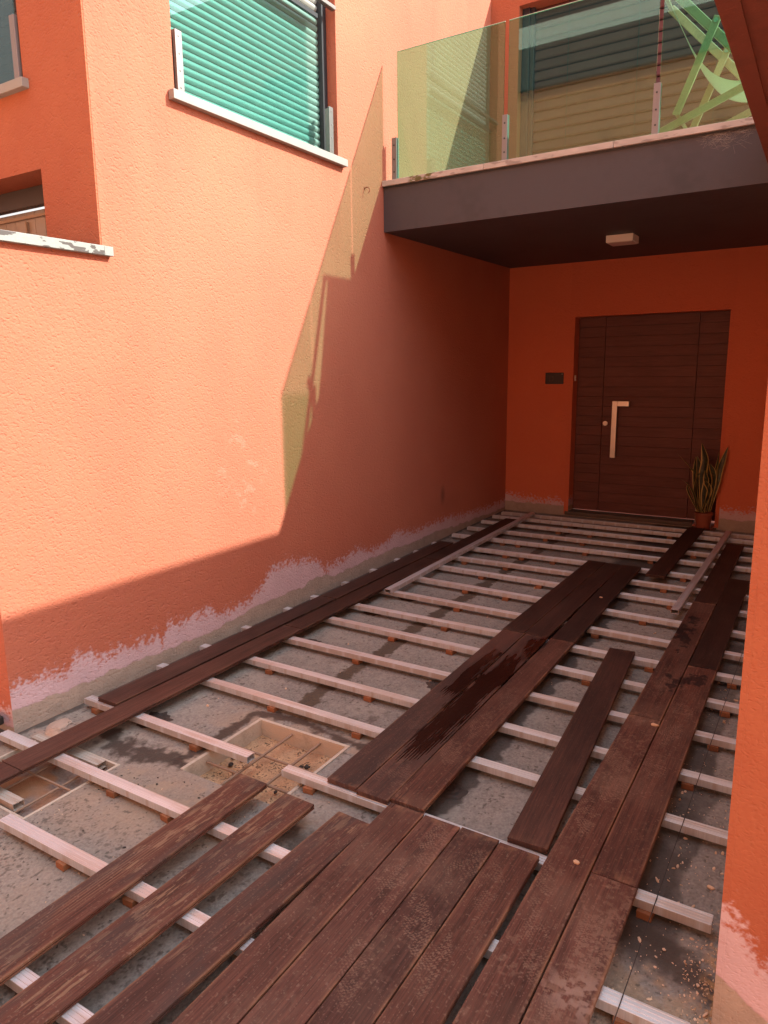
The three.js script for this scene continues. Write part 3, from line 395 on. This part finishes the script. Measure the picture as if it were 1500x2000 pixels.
const sunkWet = (x, z) => {                             // where water lies on the boards
  const n = fbm(x * 11, z * 4, 4, 130);
  let w = 0;
  if (x > 1.5 && x < 1.96 && z < 5.75) { const core = sm(.11, .02, Math.abs(x - 1.725 + (z - 5) * .03)) * sm(5.62, 5.2, z) * sm(3.7, 4.0, z) + sm(.08, .0, Math.abs(x - 1.6)) * sm(4.95, 4.7, z) * sm(3.95, 4.3, z); const str = .5 + .5 * Math.sin(x * 2 * Math.PI / .0125); w = Math.max(w, sm(.42, .58, core * .55 + n * .55 + (fbm(x * 60, z * 9, 3, 131) - .5) * .5 - .11 + (str - .5) * .34 * sm(4.5, 5, z))); }
  if (x > 2.4 && z > 3.0 && z < 4.6) { const b = sm(.22, .06, Math.hypot((x - 2.49) / .5, (z - 4.15) / 1.1)) + sm(.2, .05, Math.hypot((x - 2.62) / .6, (z - 4.03))) + sm(.4, .1, Math.hypot((x - 2.46) / .5, (z - 3.35) / 1.6)); w = Math.max(w, sm(.52, .62, b * .4 + n * .7 + (fbm(x * 34, z * 30, 3, 132) - .5) * .4 - .14)); }
  return w;
};
function boardMat(kind, seed, cx, z0, turn, L) {
  const W = 144, H = 1024, r = rng(seed), tone = .78 + .42 * r(), warm = .94 + .12 * r(), sx = r() * 50, wet = new Float32Array(W * H);
  const map = colorTex(W, H, (i, j, o) => {
    const u = (i + .5) / W * BW, v = (j + .5) / H * L, lx = u - BW / 2, x = cx + lx * Math.cos(turn) + v * Math.sin(turn), z = z0 + v * Math.cos(turn) - lx * Math.sin(turn);
    const a = N(u * 320 + sx, v * 9 + sx, 256, 256, 1), b = N(u * 700 + sx, v * 26, 256, 256, 2), c = fbm(u * 14 + sx, v * 2.2, 3, 3), e = N(u * 95 + sx, v * 3, 256, 256, 4);
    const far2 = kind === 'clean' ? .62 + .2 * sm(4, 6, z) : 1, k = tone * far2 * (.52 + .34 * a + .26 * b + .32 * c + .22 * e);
    const gr = Math.pow(Math.max(.2, k), 1.9); o[0] = .072 * gr * warm; o[1] = .0285 * gr; o[2] = .0195 * gr / warm;
    const grit = sm(.8, .92, N(x * 210, z * 210, 256, 256, 5)) * .35;
    if (kind === 'worn') {                              // weathered face, pale flakes along the grain
      const zone = sm(.34, .5, fbm(lx * 5 + seed, v * 2.6, 3, 8)) * sm(.065, .035, Math.abs(lx + .004));
      const fl = sm(.56, .70, N(u * 105 + sx, v * 17, 256, 256, 9) * .62 + N(u * 330, v * 40, 256, 256, 10) * .38) * zone; mix3(o, .205, .118, .072, fl * .85);
      const grey = sm(.45, .7, fbm(u * 18 + sx, v * 5, 3, 13)) * .45; mix3(o, .052, .040, .036, grey);
      if (seed % 3 === 1) { const ln = sm(.5, .9, Math.sin(lx * 2 * Math.PI / .011)) * sm(.04, .02, Math.abs(lx + .012)) * sm(.33, .45, v) * sm(1.0, .75, v); mix3(o, .23, .135, .085, ln * .6); }
    }
    let dust = (kind === 'dusty' ? .36 : kind === 'walked' ? .2 : .05) * sm(.35, .8, fbm(x * 6, z * 6, 4, 14)) + dustAt(x, z) * (kind === 'clean' ? .3 : .8);
    if (kind === 'dusty' || kind === 'walked') { const sp = fbm(x * 85, z * 70, 3, 15), ar = sm(.42, .62, fbm(x * 9, z * 7, 2, 22)); dust += sm(.52, .72, sp) * ar * (kind === 'dusty' ? .34 : .13); }
    if (kind === 'dusty' && z > 5.72 && x > 2.54) { const bl = sm(.42, .2, Math.abs(z - 6.02)) * sm(.5, .66, fbm(x * 70 + z * 40, z * 95 - x * 30, 3, 16)) * sm(.3, .6, fbm(x * 13, z * 11, 2, 21)); dust += bl * .85; mix3(o, .30, .2, .16, sm(.12, .03, Math.hypot((x - 2.66) / 1.2, z - 6.19)) * sm(.42, .6, fbm(x * 45, z * 45, 3, 17)) * .7); }
    if (dust > 0) mix3(o, .225, .135, .095, Math.min(.55, dust * .85));
    const edge = sm(.010, .001, BW / 2 - Math.abs(lx)) * sm(.4, .65, fbm(v * 9, lx > 0 ? 3 : 9, 3, 18 + seed % 7)) * (kind === 'clean' ? .15 : .5); mix3(o, .27, .135, .075, edge);
    const end = Math.max(sm(.05, .005, v), sm(.05, .005, L - v)) * sm(.45, .7, fbm(x * 30, z * 30, 3, 19)) * (kind === 'clean' ? .1 : .45); mix3(o, .25, .13, .075, end);
    mix3(o, .3, .2, .15, grit * (kind === 'clean' ? .25 : .8));
    if (kind === 'wet' || kind === 'walked' || kind === 'dusty') { const w = sunkWet(x, z); wet[j * W + i] = w; o[0] *= 1 - .70 * w; o[1] *= 1 - .70 * w; o[2] *= 1 - .66 * w; }
    if (kind === 'wet') { o[0] *= .8; o[1] *= .74; o[2] *= .72; const rd = sm(4.6, 4.0, z) * sm(1.66, 1.6, x) * (z > 3.84 ? .5 : 0); mix3(o, .16, .055, .033, rd * .6); }
    const far = sm(2.6, .6, z) * .0; void far;
  });
  const m = new THREE.MeshPhysicalMaterial({ specularIntensity: kind === 'wet' ? .9 : .5, map: rep(map, 1 / BW, 1 / L), bumpMap: rep(grooveBump, 9, 5), bumpScale: .0006, roughness: kind === 'dusty' ? .78 : kind === 'worn' ? .66 : kind === 'clean' ? .6 : .64 });
  if (kind === 'wet') { m.roughness = 1; m.roughnessMap = rep(grayTex(72, 512, (i, j) => .62 - .42 * wet[(j * 2) * W + i * 2]), 1 / BW, 1 / L); }
  return m;
}
let boardSeed = 0;
function board(x, z0, z1, kind, label, { turn = 0, y = .0555, x1 } = {}) {
  if (x1 !== undefined) turn = Math.atan2(x1 - x, z1 - z0); const L = Math.hypot((x1 ?? x) - x, z1 - z0), s = ++boardSeed;
  const m = single('decking_board', boardGeo(L), boardMat(kind, s, x, z0, turn, L), label, 'decking board', 'dark brown decking boards laid loose on the joists'); m.position.set(x, y, z0); m.rotation.y = turn; return m;
}
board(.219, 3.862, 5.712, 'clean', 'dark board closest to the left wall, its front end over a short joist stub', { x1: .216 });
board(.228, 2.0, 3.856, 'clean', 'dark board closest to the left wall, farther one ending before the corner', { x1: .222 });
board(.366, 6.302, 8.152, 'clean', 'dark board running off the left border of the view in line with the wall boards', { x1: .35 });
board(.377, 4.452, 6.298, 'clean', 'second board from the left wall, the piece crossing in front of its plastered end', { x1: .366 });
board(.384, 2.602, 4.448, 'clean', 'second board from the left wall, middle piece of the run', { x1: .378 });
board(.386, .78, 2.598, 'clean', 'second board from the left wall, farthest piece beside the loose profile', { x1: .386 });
board(1.578, 3.845, 5.712, 'wet', 'left of three soaked boards in the middle, reddish, nearer piece', { x1: 1.596 });
board(1.722, 3.848, 5.722, 'wet', 'centre of three soaked boards in the middle with black wet streaks, nearer piece', { x1: 1.738 });
board(1.872, 3.842, 5.702, 'walked', 'right of three boards in the middle marked by shoe prints, nearer piece', { x1: 1.877 });
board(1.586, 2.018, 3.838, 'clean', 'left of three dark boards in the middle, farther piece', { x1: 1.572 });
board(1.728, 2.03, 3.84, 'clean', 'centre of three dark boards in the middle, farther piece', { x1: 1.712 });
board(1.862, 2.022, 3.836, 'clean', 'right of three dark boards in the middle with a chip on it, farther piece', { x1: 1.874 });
board(2.203, 3.812, 5.688, 'clean', 'lone clean board lying askew between the middle boards and the right pair', { x1: 2.330 });
board(2.478, 4.575, 6.43, 'dusty', 'left board of the right pair, nearest piece thick with dusty prints');
board(2.478, 2.716, 4.571, 'walked', 'left board of the right pair, middle piece with wet patches');
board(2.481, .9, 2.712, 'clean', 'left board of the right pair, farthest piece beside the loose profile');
board(2.621, 5.72, 7.56, 'dusty', 'right board of the right pair, nearest piece with whitish splashed dirt');
board(2.62, 3.86, 5.716, 'walked', 'right board of the right pair, middle piece between wet stain and dusty end');
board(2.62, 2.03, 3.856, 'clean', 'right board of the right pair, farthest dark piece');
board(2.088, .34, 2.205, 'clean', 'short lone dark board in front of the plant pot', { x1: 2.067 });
board(1.891, 5.722, 7.57, 'walked', 'front block of four close boards, first from the left');
board(2.034, 5.724, 7.57, 'walked', 'front block of four close boards, second from the left with clear shoe prints');
board(2.176, 5.72, 7.57, 'walked', 'front block of four close boards, third from the left with orange edge dust');
board(2.3185, 5.728, 7.58, 'walked', 'front block of four close boards, fourth from the left beside the gap');
board(1.281, 5.862, 7.712, 'worn', 'first of three spaced worn boards at the front left, pointing into the pit', { x1: 1.262 });
board(1.5195, 5.876, 7.726, 'worn', 'middle of three spaced worn boards at the front left', { x1: 1.462 });
board(1.757, 5.868, 7.718, 'worn', 'third of three spaced worn boards at the front left, beside the close block', { x1: 1.665 });

// ---------------------------------------------------------------- glue marks, chips, grit
{
  const glue = std([.042, .028, .022], { roughness: .7, map: rep(fineDirt, 8, 8) });
  const spots = [[.50, 4.47, .075, 'old round glue mark under the thirteenth joist near the left wall boards'], [.555, 3.78, .075, 'old round glue mark beside the eleventh joist near the left wall boards'], [.455, 5.635, .08, 'old round glue mark at the sixteenth joist in front of the wall boards'], [1.915, 5.43, .068, 'round dark mark half under the right soaked board'], [.60, 1.93, .07, 'old round glue mark beside the sixth joist and the loose profile'], [1.46, 4.60, .07, 'old round glue mark half under the left soaked board'], [.62, 3.40, .08, 'flat dark glue mark beside the end of the loose profile'], [2.78, 1.62, .07, 'dark glue mark near the right wall end beyond the far boards']];
  spots.forEach(([x, z, R, lab], s) => {
    const g = new THREE.CircleGeometry(R, 72, 0).toNonIndexed(), A = 72, M = 10, pos = [], idx = [];
    for (let q = 0; q <= M; q++) for (let a = 0; a < A; a++) { const th = a / A * 6.28318, rr = R * (.78 + .42 * N(a / A * 22, s * 3, 22, 256, s)) * q / M, h = q === M ? .0005 : .004 + .0035 * Math.sin(q * 1.9 + .8 * N(a / 6, q, 12, 256, s)); pos.push(Math.cos(th) * rr, h, Math.sin(th) * rr); }
    for (let q = 0; q < M; q++) for (let a = 0; a < A; a++) { const b = (a + 1) % A, i0 = q * A + a, i1 = q * A + b, j0 = i0 + A, j1 = i1 + A; idx.push(i0, i1, j0, i1, j1, j0); }
    const bg = new THREE.BufferGeometry(); bg.setAttribute('position', new THREE.Float32BufferAttribute(pos, 3)); bg.setIndex(idx); bg.computeVertexNormals(); void g;
    const m = single('glue_mark', planar(bg), glue, lab, 'glue mark', 'old glue marks on the concrete'); m.position.set(x, .0008, z); m.material.side = THREE.DoubleSide;
  });
  const chipG = new THREE.IcosahedronGeometry(1, 0), chips = new THREE.InstancedMesh(chipG, std([1, 1, 1], { roughness: .9 }), 900), r = rng(99), mm = new THREE.Matrix4(), qq = new THREE.Quaternion(), ee = new THREE.Euler(), cc = new THREE.Color();
  for (let k = 0; k < 900; k++) {
    let x, z, s; const w = r();
    if (w < .5) { x = 2.66 + r() * .28; z = 3.3 + Math.pow(r(), .6) * 2.8; s = .0015 + Math.pow(r(), 7) * .006; } else if (w < .68) { x = 2.85 + r() * .09; z = 5.75 + r() * .3; s = .0015 + r() * r() * .0026; } else if (w < .85) { x = .5 + r() * .9; z = 5.9 + r() * 1.1; s = .0012 + r() * r() * .004; } else { x = .5 + r() * 2; z = 2 + r() * 4; s = .0012 + Math.pow(r(), 6) * .007; }
    if (x > PIT[0] && x < PIT[1] && z > PIT[2] && z < PIT[3]) x = 1.45 + r() * .3; if (x > TRENCH[0] && x < TRENCH[1] && z > TRENCH[2] && z < TRENCH[3]) x = .7;
    ee.set(r() * 6, r() * 6, r() * 6); qq.setFromEuler(ee); mm.compose(V(x, s * .4, z), qq, V(s * (1 + r()), s * .5, s * (.7 + r() * .6))); chips.setMatrixAt(k, mm);
    const p = r(), dk = w >= .68 && w < .85 && r() < .7; dk ? cc.setRGB(.05, .035, .028) : cc.setRGB(.5 + .2 * p, .34 + .16 * p, .22 + .14 * p); chips.setColorAt(k, cc);
  }
  chips.name = 'crumbs'; chips.castShadow = chips.receiveShadow = true; tag(chips, 'pale plaster crumbs scattered over the concrete and beside the right wall', 'crumbs', null, 'stuff'); scene.add(chips);
  const rr = rng(123), flake = (x, z, s, y) => { const pts = []; const n = 6; for (let k = 0; k < n; k++) { const a = k / n * 6.283, q = s * (.6 + .7 * rr()); pts.push([Math.cos(a) * q, Math.sin(a) * q * .7]); } return new THREE.ExtrudeGeometry(shapeOf(pts), { depth: .004, bevelEnabled: true, bevelThickness: .001, bevelSize: .001, bevelSegments: 1 }).rotateX(-Math.PI / 2).translate(x, y, z); };
  [[2.87, 5.50, .011, .001, 'largest pale plaster flake on the concrete by the right wall end'], [2.83, 5.66, .008, .001, 'pale plaster flake on dry concrete between two front joists at right'], [2.5, 5.70, .012, .0765, 'pale crumb lying on the left board of the right pair'], [1.86, 2.95, .014, .0765, 'ochre wood chip lying on the far middle board'], [2.80, 4.02, .009, .001, 'pale flake on wet concrete beside the twelfth joist'], [2.53, 4.63, .015, .0765, 'pale splinters beside the end joint on the right pair of boards'], [2.215, 5.15, .009, .001, 'pale flakes on the concrete left of the askew board']].forEach(([x, z, s, y, lab]) => single('plaster_flake', planar(flake(x, z, s, y)), std([.58, .38, .24]), lab, 'flake', 'pale flakes'));
  // crumbled plaster at the end of the left wall
  const lump = (x, z, sx, sy, sz, s) => { const g = new THREE.IcosahedronGeometry(1, 3), p = g.attributes.position; for (let i = 0; i < p.count; i++) { const f = .72 + .5 * N(p.getX(i) * 3 + s * 5, p.getY(i) * 3 + p.getZ(i) * 2 + 9, 256, 256, s); p.setXYZ(i, p.getX(i) * f * sx, Math.max(0, p.getY(i) * f * sy), p.getZ(i) * f * sz); } g.computeVertexNormals(); return planar(g.translate(x, .001, z)); };
  single('plaster_lump', lump(.155, 5.965, .05, .02, .035, 2), std([.45, .3, .22], { map: rep(fineDirt, 10, 10) }), 'lump of broken plaster behind the board at the left wall end', 'plaster lump', 'broken plaster at the wall foot');
  single('plaster_lump', lump(.10, 5.90, .045, .014, .06, 4), std([.42, .31, .25], { map: rep(fineDirt, 10, 10) }), 'flat broken plaster closer along the left wall foot', 'plaster lump', 'broken plaster at the wall foot');
  single('black_offcut', rbox(-.16, -.022, .06, .10, 6.09, 6.16, .008), std([.012, .01, .01], { roughness: .5 }), 'small black block at the left border beside the wall end', 'offcut');
}

// ---------------------------------------------------------------- things at the door
{
  const hook = thing('wall_hook', 'small rusty hook on the sunlit wall inside the glass tinted light', 'hook', [0, 2.956, 2.95]);
  part('hook_shank', tube([V(0, 0, 0), V(.03, 0, 0), V(.042, -.008, 0), V(.044, -.028, 0), V(.034, -.036, 0)], .0035, 20, 8), std([.28, .08, .04], { roughness: .7 }), hook);
  part('hook_plate', new THREE.CylinderGeometry(.010, .010, .003, 16).rotateZ(Math.PI / 2).translate(.002, 0, 0), std([.28, .08, .04], { roughness: .7 }), hook);
}
{
  const plate = thing('name_plate', 'small dark plate with letter D on the wall left of the front door', 'name plate', [.5355, 1.4965, .001]);
  part('plate', rbox(-.1, .1, -.0605, .0605, 0, .012, .006, 3), std([.035, .026, .026], { roughness: .4 }), plate);
  const font = await new FontLoader().loadAsync('fonts/droid/droid_sans_regular.typeface.json');
  part('letter', planar(new TextGeometry('D', { font, size: .062, depth: .002, curveSegments: 8, bevelEnabled: false }).translate(-.062, -.032, .0121)), std([.075, .045, .04], { roughness: .5 }), plate);
  part('screw', new THREE.CylinderGeometry(.004, .004, .003, 10).rotateX(Math.PI / 2).translate(.084, .046, .0128), steel, plate);
  const s = thing('door_sensor', 'tiny white door contact on the left door jamb', 'sensor', [.7365, 1.497, -.06]);
  part('sensor_body', rbox(0, .012, -.03, .03, -.012, .012, .004), whitePaint, s); part('sensor_line', box(.0122, .0132, -.006, -.003, -.008, .008), darkMetal, s);
  const t = thing('snake_plant', 'striped snake plant in a terracotta pot at the right of the front door', 'potted plant', [2.113, .03, .085]);
  const pot = std([.27, .075, .04], { roughness: .55 });
  part('pot', new THREE.LatheGeometry([[0, .004], [.058, .004], [.062, 0], [.066, .01], [.078, .125], [.084, .126], [.085, .152], [.08, .154], [.077, .148], [.072, .12], [.055, .01], [0, .01]].map((p) => new THREE.Vector2(...p)), 40), pot, t);
  part('soil', new THREE.CylinderGeometry(.0725, .071, .01, 30).translate(0, .118, 0), std([.03, .022, .018]), t);
  part('saucer', new THREE.CylinderGeometry(.088, .07, .012, 36).translate(0, -.006, 0), pot, t);
  const leafMat = new THREE.MeshStandardMaterial({ vertexColors: true, roughness: .42, side: THREE.DoubleSide });
  const LEAVES = [[[[2.097, .178], [2.08, .542], [2.09, .693], [2.055, .855]], .052, -.01, .1], [[[2.069, .183], [2.026, .424], [2.002, .567], [1.912, .683], [1.856, .74]], .03, -.02, .7], [[[2.062, .183], [2.019, .37], [1.968, .458], [1.906, .5]], .028, .04, .6], [[[2.058, .19], [2.03, .4], [2.016, .568], [2.016, .726]], .034, 0, .3], [[[2.083, .177], [2.027, .402], [2.047, .525], [2.071, .58]], .032, .05, .9], [[[2.103, .194], [2.15, .404], [2.13, .46], [2.11, .502]], .036, .05, -.7], [[[2.143, .19], [2.177, .511], [2.16, .6], [2.136, .662]], .036, .03, -.8], [[[2.145, .19], [2.179, .45], [2.183, .578], [2.198, .787]], .034, -.03, .5], [[[2.151, .19], [2.195, .45], [2.216, .625], [2.261, .827]], .038, -.03, -.4], [[[2.073, .18], [2.0, .33], [1.971, .413], [1.97, .45]], .026, .05, .5], [[[2.128, .182], [2.135, .4], [2.132, .575], [2.12, .657]], .036, -.04, .2], [[[2.09, .18], [2.06, .4], [2.045, .60], [2.02, .72]], .036, -.05, -.3], [[[2.11, .18], [2.105, .35], [2.115, .5], [2.10, .60]], .04, .03, .15]];
  LEAVES.forEach(([pl2, w, dz, yaw], s) => {
    const cv = new THREE.CatmullRomCurve3(pl2.map(([x, y], i) => V((x - 2.113) * 1.12, (y - .03) * 1.02, dz * (.4 + .6 * i / (pl2.length - 1)) * 1.2 + .0)));
    const n = 26, cols = [-1, -.72, -.7, -.35, 0, .35, .7, .72, 1], pos = [], col = [], idx = [], side = V(Math.cos(yaw), 0, Math.sin(yaw));
    for (let i = 0; i <= n; i++) { const tt = i / n, p = cv.getPoint(tt), wd = w * .78 * Math.min(1, .42 + tt * 1.4) * (tt > .72 ? Math.pow(Math.max(0, 1 - (tt - .72) / .28), .75) : 1) + .0006; for (const c of cols) { const tw = yaw + tt * .5; pos.push(p.x + Math.cos(tw) * wd * c, p.y, p.z + Math.sin(tw) * wd * c + .35 * wd * (c * c) ); const band = N(tt * 30 + s * 5, c * 1.5, 256, 256, s); if (Math.abs(c) > .71) col.push(.52, .36, .11); else col.push(.022 + .05 * sm(.5, .7, band), .03 + .055 * sm(.5, .7, band), .013 + .022 * sm(.5, .7, band)); } }
    const C = cols.length; for (let i = 0; i < n; i++) for (let c = 0; c < C - 1; c++) { const a = i * C + c; idx.push(a, a + 1, a + C, a + 1, a + C + 1, a + C); }
    const g = new THREE.BufferGeometry(); g.setAttribute('position', new THREE.Float32BufferAttribute(pos, 3)); g.setAttribute('color', new THREE.Float32BufferAttribute(col, 3)); g.setIndex(idx); g.computeVertexNormals(); part('leaf', g, leafMat, t); void side;
  });
}

// ---------------------------------------------------------------- deck chair on the balcony
{
  const t = thing('deck_chair', 'folding deck chair with sagging cream cloth standing on the balcony', 'deck chair', [2.2, 3.03, 2.2]);
  const wood = std([.50, .28, .17], { roughness: .6, map: rep(fineDirt, 3, 3) }), cloth = new THREE.MeshPhysicalMaterial({ color: new THREE.Color().setRGB(.50, .37, .25), roughness: .95, transmission: .25, thickness: 0, side: THREE.DoubleSide });
  const P = (x, y, z) => V(x - 2.2, y - 3.03, z - 2.2);
  for (const [z, n] of [[2.49, 1], [1.96, 0]]) {
    part('long_rail', beam(P(1.90, 4.045, z), P(2.63, 3.24, z), .024, .05), wood, t);
    part('seat_rail', beam(P(1.80, 3.055, z - .035), P(2.60, 3.36, z - .035), .022, .045), wood, t);
    part('prop_leg', beam(P(2.285, 3.71, z + .028), P(2.075, 3.19, z + .028), .02, .045), wood, t);
    part('front_leg', beam(P(2.62, 3.25, z), P(2.615, 3.032, z), .022, .045, V(1, 0, 0)), wood, t);
    part('pivot_bolt', new THREE.CylinderGeometry(.012, .012, .012, 16).rotateX(Math.PI / 2).translate(2.275 - 2.2, 3.685 - 3.03, z + .04 - 2.2), steel, t);
  }
  part('cross_bar', rod(P(1.90, 4.045, 1.94), P(1.90, 4.045, 2.51), .014), wood, t);
  part('cross_bar', rod(P(2.60, 3.36, 1.90), P(2.60, 3.36, 2.48), .014), wood, t);
  part('cross_bar', rod(P(2.078, 3.20, 1.97), P(2.078, 3.20, 2.53), .012), wood, t);
  part('cross_bar', rod(P(1.81, 3.06, 1.91), P(1.81, 3.06, 2.47), .014), wood, t);
  const cv = new THREE.CatmullRomCurve3([P(1.905, 4.06, 0), P(2.03, 3.80, 0), P(2.17, 3.53, 0), P(2.30, 3.39, 0), P(2.44, 3.34, 0), P(2.60, 3.375, 0)]), n = 30, pos = [], idx = [];
  for (let i = 0; i <= n; i++) { const p = cv.getPoint(i / n); for (let k = 0; k <= 6; k++) pos.push(p.x, p.y + .01 * Math.sin(k / 6 * Math.PI) * -1, -.21 + .46 * k / 6); }
  for (let i = 0; i < n; i++) for (let k = 0; k < 6; k++) { const a = i * 7 + k; idx.push(a, a + 1, a + 7, a + 1, a + 8, a + 7); }
  const g = new THREE.BufferGeometry(); g.setAttribute('position', new THREE.Float32BufferAttribute(pos, 3)); g.setIndex(idx); g.computeVertexNormals(); part('cloth', g, cloth, t);
}

// ---------------------------------------------------------------- draw
const renderer = new THREE.WebGLRenderer({ antialias: true });
renderer.setSize(768, 1024); renderer.shadowMap.enabled = true; renderer.shadowMap.type = THREE.PCFSoftShadowMap;
renderer.toneMapping = THREE.LinearToneMapping; renderer.toneMappingExposure = EXPOSURE;
renderer.render(scene, camera);
